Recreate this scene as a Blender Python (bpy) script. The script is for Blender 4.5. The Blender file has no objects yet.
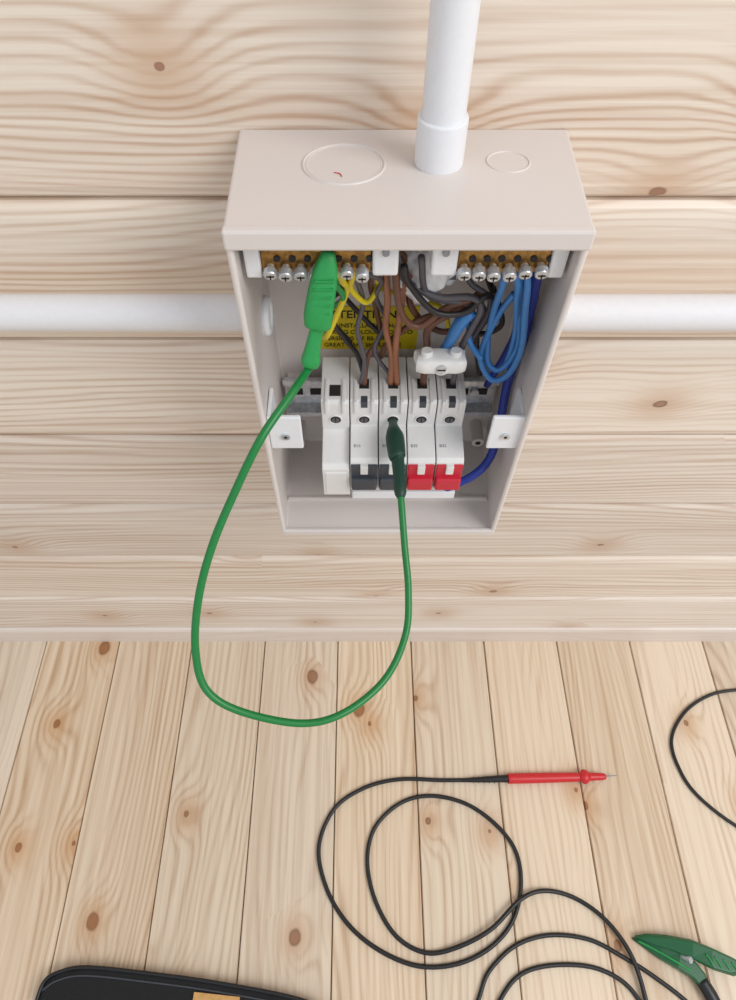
import bpy, bmesh, math, random
from mathutils import Vector, Matrix, noise
random.seed(4)
MM=0.001
col=bpy.context.scene.collection
def lin(c):
    c=c/255.
    return c/12.92 if c<=.04045 else ((c+.055)/1.055)**2.4
def rgb(r,g,b): return (lin(r),lin(g),lin(b),1)
# ---------------------------------------------------------------- materials
def plastic(name,c,rough=.4,metal=0,bump=0,bscale=300,var=.03):
    m=bpy.data.materials.new(name);m.use_nodes=True
    nt=m.node_tree;b=nt.nodes["Principled BSDF"]
    b.inputs["Roughness"].default_value=rough;b.inputs["Metallic"].default_value=metal
    tc=nt.nodes.new("ShaderNodeTexCoord");n=nt.nodes.new("ShaderNodeTexNoise")
    n.inputs["Scale"].default_value=bscale;n.inputs["Detail"].default_value=3
    nt.links.new(tc.outputs["Object"],n.inputs["Vector"])
    r=nt.nodes.new("ShaderNodeValToRGB")
    r.color_ramp.elements[0].position=.3;r.color_ramp.elements[1].position=.7
    r.color_ramp.elements[0].color=tuple(max(0,x*(1-var*2)) for x in c[:3])+(1,)
    r.color_ramp.elements[1].color=tuple(min(1,x*(1+var)) for x in c[:3])+(1,)
    nt.links.new(n.outputs["Fac"],r.inputs[0]);nt.links.new(r.outputs[0],b.inputs["Base Color"])
    if bump:
        bp=nt.nodes.new("ShaderNodeBump");bp.inputs["Strength"].default_value=bump;bp.inputs["Distance"].default_value=.0005
        nt.links.new(n.outputs["Fac"],bp.inputs["Height"]);nt.links.new(bp.outputs[0],b.inputs["Normal"])
    return m
class NT:
    def __init__(s,nt): s.nt=nt
    def m(s,op,a,b=None,c=None,clamp=False):
        n=s.nt.nodes.new("ShaderNodeMath");n.operation=op;n.use_clamp=clamp
        for i,v in enumerate((a,b,c)):
            if v is None: continue
            if isinstance(v,(int,float)): n.inputs[i].default_value=v
            else: s.nt.links.new(v,n.inputs[i])
        return n.outputs[0]
    def comb(s,x,y,z=0):
        n=s.nt.nodes.new("ShaderNodeCombineXYZ")
        for i,v in enumerate((x,y,z)):
            if isinstance(v,(int,float)): n.inputs[i].default_value=v
            else: s.nt.links.new(v,n.inputs[i])
        return n.outputs[0]
    def noise(s,vec,scale=1,detail=2,rough=.5):
        n=s.nt.nodes.new("ShaderNodeTexNoise");s.nt.links.new(vec,n.inputs["Vector"])
        n.inputs["Scale"].default_value=scale;n.inputs["Detail"].default_value=detail;n.inputs["Roughness"].default_value=rough
        return n.outputs["Fac"]
    def mix(s,f,a,b):
        n=s.nt.nodes.new("ShaderNodeMix");n.data_type='RGBA'
        for k,v in ((0,f),(6,a),(7,b)):
            if isinstance(v,(int,float)): n.inputs[k].default_value=v
            elif isinstance(v,tuple): n.inputs[k].default_value=v
            else: s.nt.links.new(v,n.inputs[k])
        return n.outputs[2]
    def sm(s,x,a,b):
        n=s.nt.nodes.new("ShaderNodeMapRange");n.interpolation_type='SMOOTHSTEP'
        s.nt.links.new(x,n.inputs[0]);n.inputs[1].default_value=a;n.inputs[2].default_value=b
        n.inputs[3].default_value=0;n.inputs[4].default_value=1
        return n.outputs[0]
def wood(name,au,aw,light,mid,halo,knotc,knot_edge,K=10,thr=.6,ringf=70,ringamt=.5,seed=0.,ksize=1.0,wobamt=11,fibamt=.5,sat=.84):
    m=bpy.data.materials.new(name);m.use_nodes=True;nt=m.node_tree;b=nt.nodes["Principled BSDF"]
    X=NT(nt)
    tc=nt.nodes.new("ShaderNodeTexCoord");sp=nt.nodes.new("ShaderNodeSeparateXYZ");nt.links.new(tc.outputs["Object"],sp.inputs[0])
    at=nt.nodes.new("ShaderNodeAttribute");at.attribute_name="rnd";r=at.outputs["Fac"]
    u=X.m('MULTIPLY_ADD',r,37.3,sp.outputs[au]);u=X.m('ADD',u,seed)
    w=X.m('MULTIPLY_ADD',r,5.17,sp.outputs[aw])
    vo=nt.nodes.new("ShaderNodeTexVoronoi");vo.voronoi_dimensions='2D';vo.inputs["Scale"].default_value=1
    nz=X.noise(X.comb(u,w,0),90,2)
    uj=X.m('MULTIPLY_ADD',nz,.005,u)
    nt.links.new(X.comb(X.m('MULTIPLY',uj,K*.75),X.m('MULTIPLY',w,K)),vo.inputs["Vector"])
    d=vo.outputs["Distance"]
    sc=nt.nodes.new("ShaderNodeSeparateColor");nt.links.new(vo.outputs["Color"],sc.inputs[0])
    sel=X.m('GREATER_THAN',sc.outputs[0],thr)
    size=X.m('MULTIPLY_ADD',X.m('POWER',sc.outputs[1],1.6),.055*ksize,.018*ksize)
    def gauss(sig):
        q=X.m('DIVIDE',d,sig);q=X.m('MULTIPLY',q,q);return X.m('MULTIPLY',X.m('EXPONENT',X.m('MULTIPLY',q,-1)),sel)
    g1=gauss(.2)
    wob=X.noise(X.comb(X.m('MULTIPLY',u,1.6),X.m('MULTIPLY',w,9),X.m('MULTIPLY',r,50)),1,2,.4)
    wob2=X.noise(X.comb(X.m('MULTIPLY',u,7),X.m('MULTIPLY',w,60),3.3),1,2,.5)
    F=X.m('MULTIPLY',w,ringf);F=X.m('MULTIPLY_ADD',wob,wobamt,F);F=X.m('MULTIPLY_ADD',g1,2.6,F);F=X.m('MULTIPLY_ADD',wob2,1.1,F)
    s=X.m('SINE',X.m('MULTIPLY',F,6.2832));s=X.m('MULTIPLY_ADD',s,.5,.5);s=X.m('POWER',s,2.2)
    amp=X.noise(X.comb(X.m('MULTIPLY',u,2.2),X.m('MULTIPLY',w,22),7.7),1,2)
    amp=X.sm(amp,.34,.68)
    fib=X.noise(X.comb(X.m('MULTIPLY',u,10),X.m('MULTIPLY',w,600),1.1),1,3,.6)
    fib2=X.noise(X.comb(X.m('MULTIPLY',u,2.2),X.m('MULTIPLY',w,150),5.1),1,3,.6)
    big=X.noise(X.comb(X.m('MULTIPLY',u,1.2),X.m('MULTIPLY',w,6),9.),1,2)
    t=X.m('MULTIPLY',s,X.m('MULTIPLY_ADD',amp,.85,.15));t=X.m('MULTIPLY',t,ringamt)
    t=X.m('MULTIPLY_ADD',X.m('SUBTRACT',fib,.5),fibamt,t);t=X.m('MULTIPLY_ADD',X.m('SUBTRACT',fib2,.45),fibamt*2.4,t);t=X.m('MULTIPLY_ADD',X.m('SUBTRACT',big,.45),1.,t)
    t=X.m('MAXIMUM',t,0,clamp=True);t=X.m('MINIMUM',t,1)
    c=X.mix(t,light,mid)
    c=X.mix(X.m('MULTIPLY',gauss(.16),.65),c,halo)
    kn=X.m('MULTIPLY',sel,X.m('SUBTRACT',1,X.sm(X.m('DIVIDE',d,size),.8,1.15)))
    c=X.mix(X.m('MULTIPLY',kn,.82),c,knotc)
    e=X.m('SUBTRACT',X.m('DIVIDE',d,size),.95);e=X.m('MULTIPLY',e,5);e=X.m('MULTIPLY',e,e);e=X.m('EXPONENT',X.m('MULTIPLY',e,-1));e=X.m('MULTIPLY',e,sel)
    c=X.mix(X.m('MULTIPLY',e,X.m('MULTIPLY_ADD',sc.outputs[2],.5,.15)),c,knot_edge)
    hs=nt.nodes.new("ShaderNodeHueSaturation");nt.links.new(c,hs.inputs["Color"])
    r2=X.m('FRACT',X.m('MULTIPLY',r,7.31))
    nt.links.new(X.m('MULTIPLY_ADD',r2,.12,.92),hs.inputs["Value"]);nt.links.new(X.m('MULTIPLY_ADD',r,.22,sat),hs.inputs["Saturation"])
    nt.links.new(hs.outputs[0],b.inputs["Base Color"])
    b.inputs["Roughness"].default_value=.42
    bp=nt.nodes.new("ShaderNodeBump");bp.inputs["Strength"].default_value=.15;bp.inputs["Distance"].default_value=.0006
    nt.links.new(X.m('SUBTRACT',fib,X.m('MULTIPLY',s,.4)),bp.inputs["Height"]);nt.links.new(bp.outputs[0],b.inputs["Normal"])
    return m
M={}
M['wall']=wood("pine_wall",0,2,rgb(236,223,208),rgb(196,164,138),rgb(200,160,124),rgb(152,104,76),rgb(104,72,54),K=9,thr=.6,ringf=165,ringamt=.6,ksize=.5,wobamt=13,fibamt=.55,sat=.8)
M['floor']=wood("pine_floor",1,0,rgb(232,214,190),rgb(186,152,118),rgb(198,150,104),rgb(150,96,56),rgb(88,56,38),K=10,thr=.5,ringf=120,ringamt=.5,seed=5.3,ksize=1.0,wobamt=15,fibamt=.5,sat=.84)
M['skirt']=wood("pine_skirting",0,2,rgb(238,224,213),rgb(214,188,168),rgb(196,152,110),rgb(160,108,72),rgb(120,78,52),K=7.5,thr=.9,ringf=80,ringamt=.3,seed=8)
M['box']=plastic("enclosure_abs",rgb(220,212,208),.42,bump=.05,bscale=2500,var=.01)
M['white']=plastic("white_pvc",rgb(232,233,237),.35,var=.01)
M['pipe']=plastic("white_pvc_matt",rgb(228,227,230),.6,var=.01)
M['mcb']=plastic("breaker_white",rgb(229,227,226),.4,var=.01)
M['dark']=plastic("recess_shade_paint",rgb(38,34,34),.7)  # shade inside holes and slots, painted on solid pieces; also colours the subfloor
M['grey']=plastic("toggle_grey",rgb(66,70,78),.45)
M['red']=plastic("toggle_red",rgb(200,40,60),.4)
M['brass']=plastic("brass",rgb(168,128,72),.35,metal=.8,bscale=400,var=.2)
M['steel']=plastic("zinc_steel",rgb(214,218,224),.3,metal=.65,bscale=300,var=.12)
M['green']=plastic("green_silicone",rgb(16,122,56),.35)
M['greenclip']=plastic("green_clip_pvc",rgb(36,150,76),.45)
M['dgreen']=plastic("dark_green_rubber",rgb(20,60,46),.5)
M['floorclip']=plastic("green_clip_dark",rgb(18,92,54),.32)
M['black']=plastic("black_silicone",rgb(24,25,28),.38)
M['redp']=plastic("probe_red",rgb(205,36,44),.35)
M['brown']=plastic("wire_brown",rgb(108,70,54),.4)
M['lbrown']=plastic("wire_light_brown",rgb(158,104,76),.4)
M['wgrey']=plastic("wire_grey",rgb(92,88,94),.4)
M['wblack']=plastic("wire_black",rgb(42,38,40),.4)
M['blue']=plastic("wire_light_blue",rgb(60,124,190),.4)
M['dblue']=plastic("wire_dark_blue",rgb(24,50,146),.4)
M['yellow']=plastic("wire_yellow",rgb(225,205,40),.45)
M['label']=plastic("label_yellow",rgb(226,200,34),.5)
M['ink']=plastic("ink",rgb(30,28,28),.7)
M['inkgrey']=plastic("ink_grey",rgb(150,150,158),.7)
M['fabric']=plastic("bag_fabric",rgb(22,23,26),.85,bump=.6,bscale=900,var=.2)
M['card']=plastic("cardboard",rgb(206,160,100),.8,bscale=200,var=.08)
# ---------------------------------------------------------------- helpers
def empty(name,loc=(0,0,0)):
    e=bpy.data.objects.new(name,None);e.empty_display_size=.02;col.objects.link(e)
    e.location=[v*MM for v in loc];return e
def add(name,bm,mat,parent=None,smooth=False,bevel=0,segs=2):
    me=bpy.data.meshes.new(name);bmesh.ops.recalc_face_normals(bm,faces=bm.faces[:]);bm.to_mesh(me);bm.free()
    me.materials.append(M[mat])
    for p in me.polygons: p.use_smooth=smooth
    ob=bpy.data.objects.new(name,me);col.objects.link(ob)
    if parent:
        ob.parent=parent;ob.location=[-v for v in parent.location]
    if bevel:
        b=ob.modifiers.new("bevel","BEVEL");b.width=bevel*MM;b.segments=segs;b.limit_method='ANGLE';b.angle_limit=.6
        b.harden_normals=False
    return ob
def box(name,x0,x1,y0,y1,z0,z1,mat,parent=None,bevel=0):
    bm=bmesh.new();bmesh.ops.create_cube(bm,size=1)
    for v in bm.verts:
        v.co=Vector(((x0 if v.co.x<0 else x1)*MM,(y0 if v.co.y<0 else y1)*MM,(z0 if v.co.z<0 else z1)*MM))
    return add(name,bm,mat,parent,bevel=bevel)
def catmull(pts,n=8):
    P=[Vector(p) for p in pts];P=[2*P[0]-P[1]]+P+[2*P[-1]-P[-2]];out=[]
    for i in range(1,len(P)-2):
        a,b,c,d=P[i-1:i+3]
        for k in range(n):
            t=k/n
            out.append(.5*((2*b)+(c-a)*t+(2*a-5*b+4*c-d)*t*t+(3*b-a-3*c+d)*t**3))
    out.append(P[-2]);return out
def sweep(name,path,secs,mat,parent=None,nseg=14,up=Vector((0,0,1)),power=2.0,flat=False):
    bm=bmesh.new();rings=[];n=len(path)
    T=[(path[min(i+1,n-1)]-path[max(i-1,0)]).normalized() for i in range(n)]
    ref=up
    if abs(T[0].dot(ref))>.95: ref=Vector((0,1,0))
    s=T[0].cross(ref).normalized()
    for i in range(n):
        s=(s-T[i]*s.dot(T[i]));s.normalize();q=s.cross(T[i]).normalized()
        w,h=secs[i];ring=[]
        for k in range(nseg):
            a=2*math.pi*k/nseg;ca,sa=math.cos(a),math.sin(a)
            x=math.copysign(abs(ca)**(2/power),ca)*w;y=math.copysign(abs(sa)**(2/power),sa)*h
            ring.append(bm.verts.new((path[i]+s*x+q*y)*MM))
        rings.append(ring)
    for i in range(n-1):
        for k in range(nseg):
            bm.faces.new((rings[i][k],rings[i][(k+1)%nseg],rings[i+1][(k+1)%nseg],rings[i+1][k]))
    bm.faces.new(rings[0]);bm.faces.new(rings[-1])
    return add(name,bm,mat,parent,smooth=not flat)
def tube(name,pts,r,mat,parent=None,n=8,nseg=12):
    p=catmull(pts,n);return sweep(name,p,[(r,r)]*len(p),mat,parent,nseg)
def loft(name,keys,mat,parent=None,n=6,power=2.0,up=Vector((0,0,1)),nseg=20):
    p=catmull([k[:3] for k in keys],n)
    ws=catmull([(k[3],k[4],0) for k in keys],n)
    return sweep(name,p,[(max(.1,q.x),max(.1,q.y)) for q in ws],mat,parent,nseg,up,power)
def cyl(name,a,b,r,mat,parent=None,nseg=24,r2=None,bevel=0):
    a=Vector(a);b=Vector(b);bm=bmesh.new();L=(b-a).length
    bmesh.ops.create_cone(bm,cap_ends=True,segments=nseg,radius1=r*MM,radius2=(r if r2 is None else r2)*MM,depth=L*MM)
    q=Vector((0,0,1)).rotation_difference((b-a).normalized())
    bmesh.ops.transform(bm,matrix=Matrix.Translation((a+b)/2*MM)@q.to_matrix().to_4x4(),verts=bm.verts)
    for e in bm.edges:
        if any(len(f.verts)>4 for f in e.link_faces): e.smooth=False
    ob=add(name,bm,mat,parent,bevel=bevel)
    for p in ob.data.polygons: p.use_smooth=len(p.vertices)==4
    return ob
def prism(name,prof,x0,x1,mat,parent=None,bevel=0):
    bm=bmesh.new();A=[bm.verts.new((x0*MM,y*MM,z*MM)) for y,z in prof];B=[bm.verts.new((x1*MM,y*MM,z*MM)) for y,z in prof]
    n=len(prof)
    for i in range(n): bm.faces.new((A[i],A[(i+1)%n],B[(i+1)%n],B[i]))
    bm.faces.new(A);bm.faces.new(B)
    return add(name,bm,mat,parent,bevel=bevel)
def slab(name,bottom,top,mat,parent=None,bevel=0):
    """closed solid between two matching 3D outlines"""
    bm=bmesh.new();A=[bm.verts.new(Vector(p)*MM) for p in bottom];B=[bm.verts.new(Vector(p)*MM) for p in top];n=len(A)
    for i in range(n): bm.faces.new((A[i],A[(i+1)%n],B[(i+1)%n],B[i]))
    bmesh.ops.triangulate(bm,faces=[bm.faces.new(A),bm.faces.new(B)])
    return add(name,bm,mat,parent,bevel=bevel,segs=3)
def torus(name,c,R,r,mat,parent=None,rot=None,n=48,m=10):
    bm=bmesh.new();R_=rot or Matrix.Identity(3);rings=[]
    for i in range(n):
        a=2*math.pi*i/n;ring=[]
        for k in range(m):
            b=2*math.pi*k/m
            v=Vector(((R+r*math.cos(b))*math.cos(a),(R+r*math.cos(b))*math.sin(a),r*math.sin(b)))
            ring.append(bm.verts.new((R_@v+Vector(c))*MM))
        rings.append(ring)
    for i in range(n):
        for k in range(m):
            bm.faces.new((rings[i][k],rings[(i+1)%n][k],rings[(i+1)%n][(k+1)%m],rings[i][(k+1)%m]))
    return add(name,bm,mat,parent,smooth=True)
def text(name,body,size,loc,rot,mat,parent=None,sx=1,bold=0):
    cu=bpy.data.curves.new(name,"FONT");cu.body=body;cu.size=size*MM;cu.extrude=.00005;cu.offset=bold*MM;cu.materials.append(M[mat])
    ob=bpy.data.objects.new(name,cu);col.objects.link(ob);ob.location=[v*MM for v in loc];ob.rotation_euler=rot;ob.scale=(sx,1,1)
    if parent: ob.parent=parent;ob.location=ob.location-parent.location
    return ob
# ---------------------------------------------------------------- room
def planks(name,kind,mat):
    bm=bmesh.new();lay=bm.faces.layers.float.new("rnd")
    def ext(prof,place):
        A=[bm.verts.new(place(p,0)) for p in prof];B=[bm.verts.new(place(p,1)) for p in prof]
        r=random.random();n=len(prof);fs=[]
        for i in range(n): fs.append(bm.faces.new((A[i],A[(i+1)%n],B[(i+1)%n],B[i])))
        fs+= [bm.faces.new(A),bm.faces.new(B)]
        for f in fs: f[lay]=r
    if kind=='wall':
        for k in range(0,20):
            z0=23.6+100*(k-1);z1=z0+100
            if z1<=0: continue
            z0=max(z0,0)
            prof=[(324,z0+9),(325.5,z0+4),(329,z0+.9),(333,z0+.2),(333,z0),(352,z0),(352,z1),(333,z1),(333,z1-.4),(328,z1-1),(325.3,z1-4),(324,z1-9)]
            ext(prof,lambda p,e:((-1600 if e==0 else 1600)*MM,p[0]*MM,p[1]*MM))
    else:
        for k in range(-16,17):
            x0=-30.4+96.3*k;x1=x0+96.3
            prof=[(x0+.5,-1.5),(x0+1.4,0),(x1-1.4,0),(x1-.5,-1.5),(x1-.5,-20),(x0+.5,-20)]
            ext(prof,lambda p,e:(p[0]*MM,(330 if e==0 else -1800)*MM,p[1]*MM))
    return add(name,bm,mat)
planks("wall_back",'wall','wall')
fl=planks("floor",'floor','floor')
box("subfloor",-1600,1600,-1800,352,-40,-20.5,'dark')
sk=prism("baseboard_back",[(323.8,0),(319.5,0),(319.5,33),(321,37),(323.8,38)],-1600,1600,'skirt')
# ---------------------------------------------------------------- enclosure
E=empty("electrical_enclosure",(19,290,550))
bm=bmesh.new()
def ring(x0,x1,y,z0,z1): return [bm.verts.new((x*MM,y*MM,z*MM)) for x,z in ((x0,z0),(x1,z0),(x1,z1),(x0,z1))]
ob_=ring(-58.8,99.8,323.6,423,662.5);of=ring(-56,94.4,235,426,668.5)
inf=ring(-52.8,91.2,235,429.4,665.3);inb=ring(-54.6,95.4,319,427.6,659.5)
bm.faces.new(ob_)
for A,B in ((ob_,of),(of,inf),(inf,inb)):
    for i in range(4): bm.faces.new((A[i],A[(i+1)%4],B[(i+1)%4],B[i]))
bm.faces.new(inb)
add("shell",bm,'box',E,bevel=1.4,segs=3)
box("front_lip_top",-56.2,94.6,233.6,238.5,659.5,668.6,'box',E,bevel=1.1)
box("front_lip_bottom",-54.4,92.8,234.6,237.5,426.2,431.6,'box',E,bevel=.8)
box("bottom_ledge",-53,91.5,262,264.5,427.6,431.2,'box',E,bevel=.6)
tilt=Matrix.Rotation(-math.atan(6/88.6),3,'X')
def topz(y): return 668.5-6*(y-235)/88.6
torus("knockout_large",(-7.7,289,topz(289)-.1),18.4,.75,'box',E,tilt)
torus("knockout_large_inner",(-7.7,289,topz(289)-.3),17.0,.5,'box',E,tilt)
torus("knockout_small",(66.6,291,topz(291)-.1),9.6,.6,'box',E,tilt)
tube("red_scratch",[(-12,281,topz(281)+.1),(-9.5,280,topz(280)+.2),(-8.5,277.5,topz(277)+.2)],.25,'redp',E)
torus("side_bush",(-52.4,286,580),8.5,2.6,'white',E,Matrix.Rotation(math.pi/2,3,'Y'))
cyl("side_bush_face",(-53,286,580),(-51,286,580),8.6,'white',E)
torus("side_bush_right",(91.8,290,579),8.5,2.4,'white',E,Matrix.Rotation(math.pi/2,3,'Y'))
cyl("top_locknut",(36,292,650),(36,292,661),13.5,'white',E,nseg=8,bevel=.8)
for i,(a,b) in enumerate(((-52.8,-33.8),(73.8,92.4))):
    box("lid_tab_%d"%(i+1),a,b,238.5,241,521,549,'white',E,bevel=.8)
    box("lid_tab_web_%d"%(i+1),a if i==0 else b-2.2,a+2.2 if i==0 else b,240,262,523,548,'white',E,bevel=.5)
    cx=(a+b)/2
    cyl("tab_screw_%d"%(i+1),(cx,238.7,533),(cx,237.2,533),2.5,'steel',E)
    cyl("tab_hole_%d"%(i+1),(cx,237.4,533),(cx,237.1,533),1.1,'dark',E,nseg=6)
for i,(x,z) in enumerate(((-46,640),(88,640),(-46,448),(86,448))):
    cyl("boss_%d"%(i+1),(x,319.5,z),(x,300,z),4.5,'box',E,bevel=.5)
    cyl("boss_hole_%d"%(i+1),(x,300.2,z),(x,299.8,z),2.,'dark',E)
box("warning_label",-26,36,318.3,319.1,524,559,'label',E)
fr=(math.pi/2,0,0)
text("label_heading","ATTENTION",8.6,(-25,318.2,550),fr,'ink',E,.98,.12)
for i,t in enumerate(("THIS INSTALLATION HAS","WIRING COLOURS TO TWO","VERSIONS OF BS 7671","GREAT CARE SHOULD BE")):
    text("label_line_%d"%(i+1),t,4.6,(-24,318.2,542.5-5.4*i),fr,'ink',E,.95,.08)
# ---------------------------------------------------------------- din rail
R=empty("din_rail",(19,306,491))
prism("rail",[(303.5,509),(303.5,505),(306,504.5),(311,503),(311,480),(306,478.5),(303.5,478),(303.5,474),(304.8,474),(304.8,477.2),(312.2,479),(312.2,504),(304.8,505.8),(304.8,509)],-52,92,'steel',R)
for i,x in enumerate((-44,-31,70,83)):
    box("rail_slot_%d"%(i+1),x-4,x+4,310.6,310.95,488.5,494.5,'dark',R,bevel=.1)
for i,(a,b) in enumerate(((-50,-40),(80,90))):
    box("rail_stand_%d"%(i+1),a,b,312.2,319,482,501,'box',R)
cyl("rail_screw",(78,310.8,492),(78,308.5,492),3,'steel',R)
# ---------------------------------------------------------------- breakers
def breaker(i,kind):
    x0=-24.6+17.7*i+.35;x1=x0+17.0;c=(x0+x1)/2
    P=empty("main_switch" if kind=='main' else "circuit_breaker",(c,270,491))
    if kind=='main':
        prof=[(303,532),(267,532),(265.3,530),(265.3,506),(243,500),(240.5,497),(240.5,469),(242.5,467),(265.3,467),(265.3,452),(303,452)]
    else:
        prof=[(303,532),(267,532),(265.3,530),(265.3,510.5),(243.5,505.5),(241,503.5),(241,474),(242.5,472.5),(265.3,472.5),(265.3,452),(303,452)]
    prism("body",prof,x0,x1,'mcb',P,bevel=.6)
    if kind=='main':
        box("top_terminal",c-3.4,c+3.4,270,279,531.6,532.25,'dark',P,bevel=.1)
    else:
        box("top_terminal",c-3.,c+3.,276,284,531.6,532.25,'dark',P,bevel=.1)  # solid dark plate, painted as the shade in the terminal hole
        box("front_notch",c-2,c+2,264.9,270,527,532.25,'grey',P,bevel=.2)  # solid insert, its grey stands in for shade in a notch
    box("notch_rib_1",c-6.2,c-4.2,263.9,284,522.5,533,'mcb',P,bevel=.5)
    box("notch_rib_2",c+4.2,c+6.2,263.9,284,522.5,533,'mcb',P,bevel=.5)
    torus("screw_rim",(c,265.0,516),3.7,.45,'mcb',P,Matrix.Rotation(math.pi/2,3,'X'),n=28)
    cyl("screw_well",(c,265.5,516),(c,264.95,516),3.6,'dark',P)  # solid dark disc, colour stands in for the shaded well
    cyl("screw_head",(c,265.3,515.8),(c,264.6,515.8),2.2,'wgrey',P,nseg=20)
    box("screw_slot",c-.35,c+.35,264.3,264.7,514.4,517.6,'dark',P)
    if kind!='main':
        box("toggle_base",c-8.2,c+8.2,239.6,242,477.5,502,kind,P,bevel=.7)
        box("toggle_lever",c-8.0,c+8.0,236.4,241.5,479.5,491,kind,P,bevel=1.2)
        box("toggle_window",c-2.4,c+2.4,238.2,241.5,494.5,502.4,'mcb',P,bevel=.6)
        text("rating_mark","B%d"%(16 if kind=='grey' else 32),2.8,(c-6.5,250.2,507.35),(math.atan2(5,21.8),0,0),'inkgrey',P)
    else:
        box("front_panel",c-6.8,c+6.8,239.9,241,471,494,'mcb',P,bevel=.5)
    return P
for i,k in enumerate(('main','grey','grey','red','red')): breaker(i,k)
box("busbar_cover",-6,63,245,262,457,465,'white',bevel=1)
# ---------------------------------------------------------------- terminal bars
def tbar(name,x0,x1,xs,b0,b1):
    P=empty(name,((x0+x1)/2,248,645))
    box("brass_bar",x0,x1,246,253,639.5,651,'brass',P,bevel=.6)
    box("holder",x0-3,x1+3,253,259,641,656,'white',P,bevel=.6)
    box("mount_block",b0,b1,243.5,262,639.5,658.5,'white',P,bevel=1.2)
    cyl("mount_pip",((b0+b1)/2,243.6,652),((b0+b1)/2,242.4,652),1.6,'inkgrey',P)
    e0,e1=(x0-7,x0) if b0>x0 else (x1,x1+7)
    box("end_block",e0,e1,244,260,638,655,'white',P,bevel=1)
    for i,x in enumerate(xs):
        dz=random.uniform(-.6,.6);dy=random.uniform(-.8,.6)
        cyl("screw_%d"%(i+1),(x,244.5,642.5+dz),(x,240.6+dy,641.3+dz),3.05,'steel',P,nseg=22,bevel=.6)
        cyl("shank_%d"%(i+1),(x,247,643+dz),(x,243.6,642.4+dz),1.8,'steel',P,nseg=16)
        box("slot_%d"%(i+1),x-.3,x+.3,240.3+dy,240.7+dy,639.7+dz,643+dz,'dark',P)
        box("slot_cross_%d"%(i+1),x-1.7,x+1.7,240.3+dy,240.7+dy,641.+dz,641.6+dz,'dark',P)
        cyl("clamp_%d"%(i+1),(x+3.2,246.4,647),(x+3.2,245.4,647),1.6,'dark',P,nseg=16)
    return P
tbar("earth_terminal_bar",-44,4.6,(-40,-33.3,-26.6,-19.8,-13,-6.2,.5),5,16.4)
tbar("neutral_terminal_bar",42.6,83,(45.6,52,58.4,65.4,72.4,79.5),30.8,42.2)
# ---------------------------------------------------------------- wiring
W=empty("internal_wiring",(19,275,590))
def w(n,pts,r,m): tube(n,pts,r,m,W)
w("brown_wire_1",[(11,268,640),(12,270,623),(14,277,599),(14,283,573),(18,282,554),(18,280,532)],1.9,'lbrown')
w("brown_wire_2",[(24,272,618),(22,277,605),(21,280,583),(20,281,559),(22,280,532)],1.9,'lbrown')
w("brown_wire_3",[(9,262,630),(5,280,607),(9,290,579),(11,291,561),(4,287,547),(2,279,532)],1.6,'brown')
w("brown_wire_4",[(62,274,607),(57,274,600),(47,274,592),(37,276,580),(38,281,559),(38,280,532)],2.1,'brown')
w("brown_wire_5",[(57,276,596),(46,279,589),(30,281,580),(16,286,560),(12,290,545)],1.8,'brown')
w("brown_wire_6",[(17,270,636),(27,280,610),(26,284,592),(34,284,578),(46,282,572),(56,278,580)],1.8,'brown')
w("brown_wire_7",[(28,262,636),(34,272,606),(52,272,601),(64,274,596),(66,280,578),(58,284,560)],1.7,'wgrey')
w("grey_wire_1",[(16,255,642),(19,269,623),(25,271,613),(40,270,606),(56,270,606),(62,269,600),(59,271,583),(56,273,566),(56,280,532)],1.9,'wgrey')
w("grey_wire_2",[(16,262,640),(18,266,612),(23,270,592),(32,271,586),(44,272,597),(57,272,603)],1.9,'brown')
w("grey_wire_3",[(50,280,620),(56,276,610),(66,272,604),(67,274,590),(62,277,572)],1.6,'wgrey')
w("grey_wire_4",[(4,262,628),(10,276,618),(28,280,612),(48,276,614)],1.6,'wgrey')
w("grey_wire_5",[(2,256,632),(10,270,616),(8,282,596),(14,288,574),(8,288,552),(18,283,536)],1.4,'wgrey')
w("grey_wire_6",[(20,258,634),(24,266,617),(38,266,600),(54,268,598),(64,270,607),(70,274,600)],1.7,'wblack')
w("black_wire_1",[(-22,262,628),(-19,277,605),(-16,287,576),(-9,289,559),(-2,289,547),(3,280,532)],1.5,'wblack')
w("black_wire_2",[(-6,255,640),(1,281,595),(-2,283,573),(2,283,549),(0,280,532)],1.4,'wgrey')
w("black_wire_3",[(-17,256,640),(-14,280,606),(-8,290,588),(4,292,570),(14,290,560)],1.5,'wblack')
w("black_wire_4",[(-20,262,632),(-24,285,590),(-18,292,572),(-6,290,556)],1.6,'wblack')
w("black_wire_5",[(70,285,600),(78,282,580),(74,284,570),(64,286,566)],1.6,'wblack')
w("black_wire_6",[(-12,300,636),(-4,296,606),(-10,300,588),(-24,300,574),(-20,300,552)],2.2,'wblack')
w("black_wire_7",[(62,296,630),(66,292,606),(74,290,584),(68,292,560),(74,290,530)],1.8,'wblack')
w("earth_wire_1",[(-10,250,641),(-9,258,626),(-7,269,612),(-12,276,592),(-19,280,571),(-22,290,562)],1.7,'yellow')
w("earth_wire_2",[(-3,250,641),(-4,258,628),(-5,269,612),(3,278,596),(9,279,606),(7,262,628)],1.5,'yellow')
w("earth_wire_3",[(-14,250,641),(-12,260,622),(-9,272,604),(-17,282,588)],1.5,'greenclip')
w("earth_wire_4",[(8,286,600),(22,296,586),(46,300,574),(52,298,560)],1.5,'yellow')
w("light_blue_wire_1",[(67,249,641),(72,250,632),(76,257,615),(82,265,585),(81,266,562),(75,268,557),(70,271,567),(68,266,598),(66,252,628),(65,249,641)],1.7,'blue')
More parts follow.
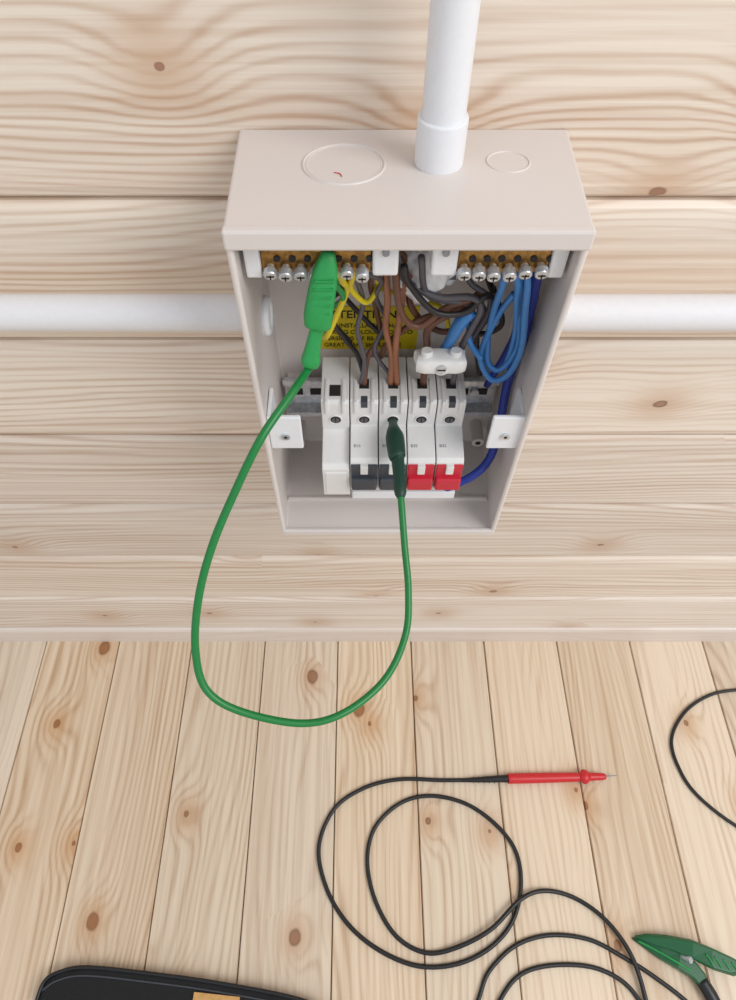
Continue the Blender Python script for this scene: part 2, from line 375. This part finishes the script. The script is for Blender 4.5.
w("light_blue_wire_2",[(74,249,641),(77,250,630),(80,253,613),(85,258,581),(82,261,559),(74,264,553),(67,270,566),(71,266,598),(74,258,618)],1.7,'blue')
w("light_blue_wire_4",[(70,252,641),(74,252,630),(79,260,608),(84,262,580),(79,265,560),(72,268,562),(69,270,580)],1.5,'blue')
w("dark_blue_wire",[(79,250,641),(82,256,630),(86,265,609),(90,275,575),(89,278,534),(88,268,503),(84,258,486),(74,250,478),(60,248,468),(56,250,462)],2.8,'dblue')
w("dark_blue_wire_2",[(76,262,632),(82,268,611),(86,277,580),(85,285,550),(80,290,520)],2.2,'dblue')
w("light_blue_wire_3",[(66,262,570),(60,270,575),(58,273,585),(54,276,594)],1.6,'blue')
loft("blue_crimp",[(46,272,568,2,2),(49,271,576,3.6,3),(53,270,590,5,3.6),(58,269,597,3,2.4)],'blue',W)
bm=bmesh.new();bmesh.ops.create_icosphere(bm,subdivisions=5,radius=1)
for v in bm.verts:
    d=noise.noise(v.co*2.3)*.28+noise.noise(v.co*6)*.1
    q=v.co*(1+d);v.co=Vector((33+q.x*15,281+q.y*11,617+q.z*20))*MM
add("plastic_seal",bm,'white',W,smooth=True)
C=empty("wire_connector",(44,264,567))
loft("body",[(30.5,265,567,3.2,4.4),(31.5,265,567,4.5,6),(35,264,567.2,5.2,6.6),(38,264,567.2,5.4,6.6),(50,264,567.2,5.4,6.6),(53,264,567.2,5.2,6.6),(56.5,265,567,4.5,6),(57.5,265,567,3.2,4.4)],'mcb',C,power=3.6,up=Vector((0,1,0)))
cyl("screw_boss",(44,260,567),(44,257.6,567.4),4.6,'mcb',C,bevel=.6)
cyl("screw",(44,257.8,567.3),(44,256.6,567.5),3.0,'steel',C,bevel=.3)
box("screw_slot",41.8,46.2,256.2,256.7,567.1,567.8,'dark',C)
for i,x in enumerate((36,52)):
    cyl("entry_%d"%(i+1),(x,264,571.5),(x,264.5,575),3.3,'mcb',C,bevel=.5)
# ---------------------------------------------------------------- conduits
V=empty("vertical_conduit_pipe",(35,290,900))
cyl("coupler",(35,290,664.8),(35,290,685.5),11,'white',V,nseg=48,bevel=.8)
cyl("pipe",(35.2,290,680),(35.8,290,1750),9.4,'white',V,nseg=48)
for nm,a,b in (("horizontal_conduit_pipe",-1600,-57.4),("horizontal_conduit_pipe",97.8,1600)):
    P=empty(nm,((a+b)/2,290,579))
    cyl("pipe",(a,290,578.6),(b,290,578.6),10.2,'pipe',P,nseg=48)
# ---------------------------------------------------------------- green test lead
G=empty("green_test_lead",(-20,200,560))
tube("cable",[(-24,229,604),(-25,228,599),(-33,211,598),(-46,191,591),(-59,174,573),(-71,154,555),(-79,135,536),(-83,118,513),(-79,103,497),(-63,95,486),(-32,91,477),(-9,97,475),(13,115,475),(25,139,479),(27,162,488),(25,185,500),(23,210,513),(22,222,515)],2.0,'green',G,n=10,nseg=16)
loft("clip_boot",[(-14,244,652,2.6,3),(-14.5,242.5,649,4,4),(-16,240,642,5.8,4.6),(-19,235.5,628,6.6,4.8),(-19.6,234.5,623,6.6,4.8),(-20,234,620,6.0,4.6),(-20.3,233.6,618.5,3.8,3.6),(-21,233,616,3.3,3.4),(-23,230.5,608,3.8,3.8),(-24,229,603,4.6,4.2),(-24.6,228,600,3.8,3.6)],'greenclip',G,power=3.4,up=Vector((0,1,0)),n=5)
for i,t in enumerate((.2,.35,.5,.65,.8)):
    z=648-24*t;y=241.5-6.6*t;x=-15.0-4.2*t
    box("grip_rib_%d"%(i+1),x-4.4,x+4.4,y-5.4,y-3.8,z-.6,z+.6,'greenclip',G,bevel=.3)
loft("probe_sleeve",[(23,209,512.8,2.2,2.2),(22.8,213,513.4,3.6,3.6),(22.4,224,515.3,3.7,3.7),(21.7,234,517,4,4),(21.4,236,517.4,5.2,5.2),(20.4,248,519,5.6,5.4),(19.9,252,519.4,4.6,4.6),(19.7,258,518,3,3),(19.7,263,516.4,2.6,2.6)],'dgreen',G,n=4)
# ---------------------------------------------------------------- floor leads
Rl=empty("red_test_probe",(230,150,5))
loft("cable_boot",[(118,148,2.4,2.1,2.1),(128,148,3,2.6,2.6),(150,148.5,5,3.6,3.6),(168,149,6,4.2,4.2),(174,149.1,6,4.4,4.4)],'black',Rl,n=4)
loft("handle",[(172,149,6.2,5,5),(176,149.1,6.2,5.8,5.8),(210,149.8,6.2,5.8,5.6),(240,150.4,6.2,5.4,5.4),(258,150.8,6.2,4.8,4.8)],'redp',Rl,n=5)
loft("finger_guard",[(257,150.8,6.2,5,5),(260,150.8,7.2,8,7),(263,150.9,7.2,8,7),(266,151,6.4,5.,5.),(284,151.2,6.3,3.8,3.8),(287,151.3,6.2,2.4,2.4)],'redp',Rl,n=4)
cyl("tip",(286,151.3,6.2),(301,152.6,6.0),1.0,'inkgrey',Rl,r2=.4)
for i in range(5):
    torus("boot_ring_%d"%(i+1),(132+i*6,148.2,3.2+i*.45),2.9+.2*i,.6,'black',Rl,Matrix.Rotation(math.pi/2,3,'Y'),n=20,m=6)
def F(l,zs={}): return [(p[0],p[1],zs.get(i,2.2)) for i,p in enumerate(l)]
l1=[(122,148),(93,148),(46,149),(5,140),(-30,118),(-47,80),(-39,42),(-17,9),(15,-15),(56,-30),(97,-29),(134,-15),(161,9),(174,42),(172,75),(152,102),(120,123),(80,131),(45,123),(16,98),(7,65),(15,28),(36,-4),(66,-19),(98,-15),(136,1),(171,28),(199,36),(231,29),(259,9),(278,-21),(285,-58),(283,-90),(270,-150)]
tube("cable",F(l1,{24:4,25:6.2,26:6.2,27:4,29:5,30:6.6,31:5}),2.3,'black',Rl,n=8)
B1=empty("black_test_lead",(200,-20,3))
tube("cable",F([(104,-120),(112,-74),(120,-54),(132,-34),(161,-13),(198,-4),(239,-8),(273,-24),(300,-40),(329,-62),(351,-90),(360,-140)]),2.2,'black',B1)
B2=empty("black_test_lead",(200,-40,3))
tube("cable",F([(112,-130),(127,-82),(140,-58),(162,-38),(194,-30),(235,-31),(264,-42),(280,-60),(290,-90),(296,-150)],{7:2.2}),2.2,'black',B2)
B3=empty("black_test_lead",(430,170,3))
tube("cable",F([(620,258),(542,256),(479,255),(439,248),(402,227),(377,194),(378,159),(393,129),(430,97),(478,75),(540,66)]),2.0,'black',B3)
# crocodile clip on the floor: two moulded covers hinged together, cable boot behind
K=empty("crocodile_clip",(330,-25,8))
lo=[(281,-6),(292,-14),(306,-24),(322,-33),(336,-41),(344,-50),(353,-47),(352,-38),(344,-27),(330,-17),(310,-9),(290,-4)]
slab("lower_cover",[(x,y,1.2) for x,y in lo],[(x+(318-x)*.12,y+(-25-y)*.12,4+min(8,(x-281)*.2)) for x,y in lo],'floorclip',K,bevel=1.6)
up=[(282,-4),(296,-10),(316,-16),(336,-24),(356,-34),(374,-39),(386,-36),(388,-29),(378,-23),(358,-14),(340,-7),(316,-3),(296,-2)]
slab("upper_cover",[(x,y,6+min(10,(x-281)*.12)) for x,y in up],[(x+(335-x)*.1,y+(-20-y)*.18,9+min(12,(x-281)*.18)) for x,y in up],'floorclip',K,bevel=1.5)
for i in range(4):
    x=352+i*8
    tube("thumb_grip_%d"%(i+1),[(x-3,-20-i*2.2,21),(x,-25-i*2.4,21.6),(x+2,-30-i*2,21)],.8,'greenclip',K)
tube("jaw_ridge",[(288,-9,7),(302,-16,9.5),(318,-25,12.3),(334,-34,12.6)],1.0,'greenclip',K)
cyl("pivot",(326,-20,5),(334,-25,18),3.2,'steel',K)
loft("boot",[(344,-42,8,6.2,6),(350,-54,7.5,6.6,6),(355,-66,6,5.8,5.4),(358,-74,4,4.2,4),(364,-90,2.4,2.2,2.2)],'black',K)
tube("tail",[(362,-86,2.4),(372,-104,2.2),(380,-150,2.2)],2,'black',K)
# tool bag
T=empty("tool_bag",(-200,-140,8))
out=[(-322,-60),(-318,-42),(-305,-34),(-278,-30),(-215,-35),(-143,-43),(-61,-56),(-20,-72),(-5,-120),(-5,-300),(-340,-300)]
bm=bmesh.new()
lo=[bm.verts.new((x*MM,y*MM,.2*MM)) for x,y in out];hi=[bm.verts.new((x*MM,(y)*MM,13*MM)) for x,y in out]
n=len(out)
for i in range(n): bm.faces.new((lo[i],lo[(i+1)%n],hi[(i+1)%n],hi[i]))
bm.faces.new(lo);bm.faces.new(hi)
add("body",bm,'fabric',T,bevel=4,segs=3)
tube("piping",[(x*1.0,y-1,13) for x,y in out[:8]],1.8,'black',T)
tube("zip",[(x,y-8,13.2) for x,y in out[1:8]],.8,'grey',T)
slab("card_tag",[(-166,-51,13.3),(-120,-55,13.3),(-124,-112,13.3),(-170,-108,13.3)],[(-166,-51,15),(-120,-55,15),(-124,-112,15),(-170,-108,15)],'card',T,bevel=.3)
# ---------------------------------------------------------------- light & camera
w_=bpy.data.worlds.new("world");bpy.context.scene.world=w_;w_.use_nodes=True
bg=w_.node_tree.nodes["Background"];bg.inputs[0].default_value=(.93,.965,1,1);bg.inputs[1].default_value=.72
def area(name,loc,tgt,size,power,colr):
    l=bpy.data.lights.new(name,"AREA");l.size=size;l.energy=power;l.color=colr
    o=bpy.data.objects.new(name,l);col.objects.link(o);o.location=loc
    o.rotation_euler=(Vector(tgt)-Vector(loc)).to_track_quat('-Z','Y').to_euler()
area("window_light",(1.3,-.7,1.9),(0,.25,.4),1.1,25.5,(1,.99,.975))
cam=bpy.data.cameras.new("camera");cam.sensor_fit='VERTICAL';cam.sensor_height=24;cam.lens=24*.658;cam.shift_x=.007;cam.clip_start=.01
co=bpy.data.objects.new("camera",cam);col.objects.link(co);co.location=(0,0,.83);co.rotation_euler=(math.radians(33.2),0,0)
bpy.context.scene.camera=co
bpy.context.scene.view_settings.view_transform='Standard'
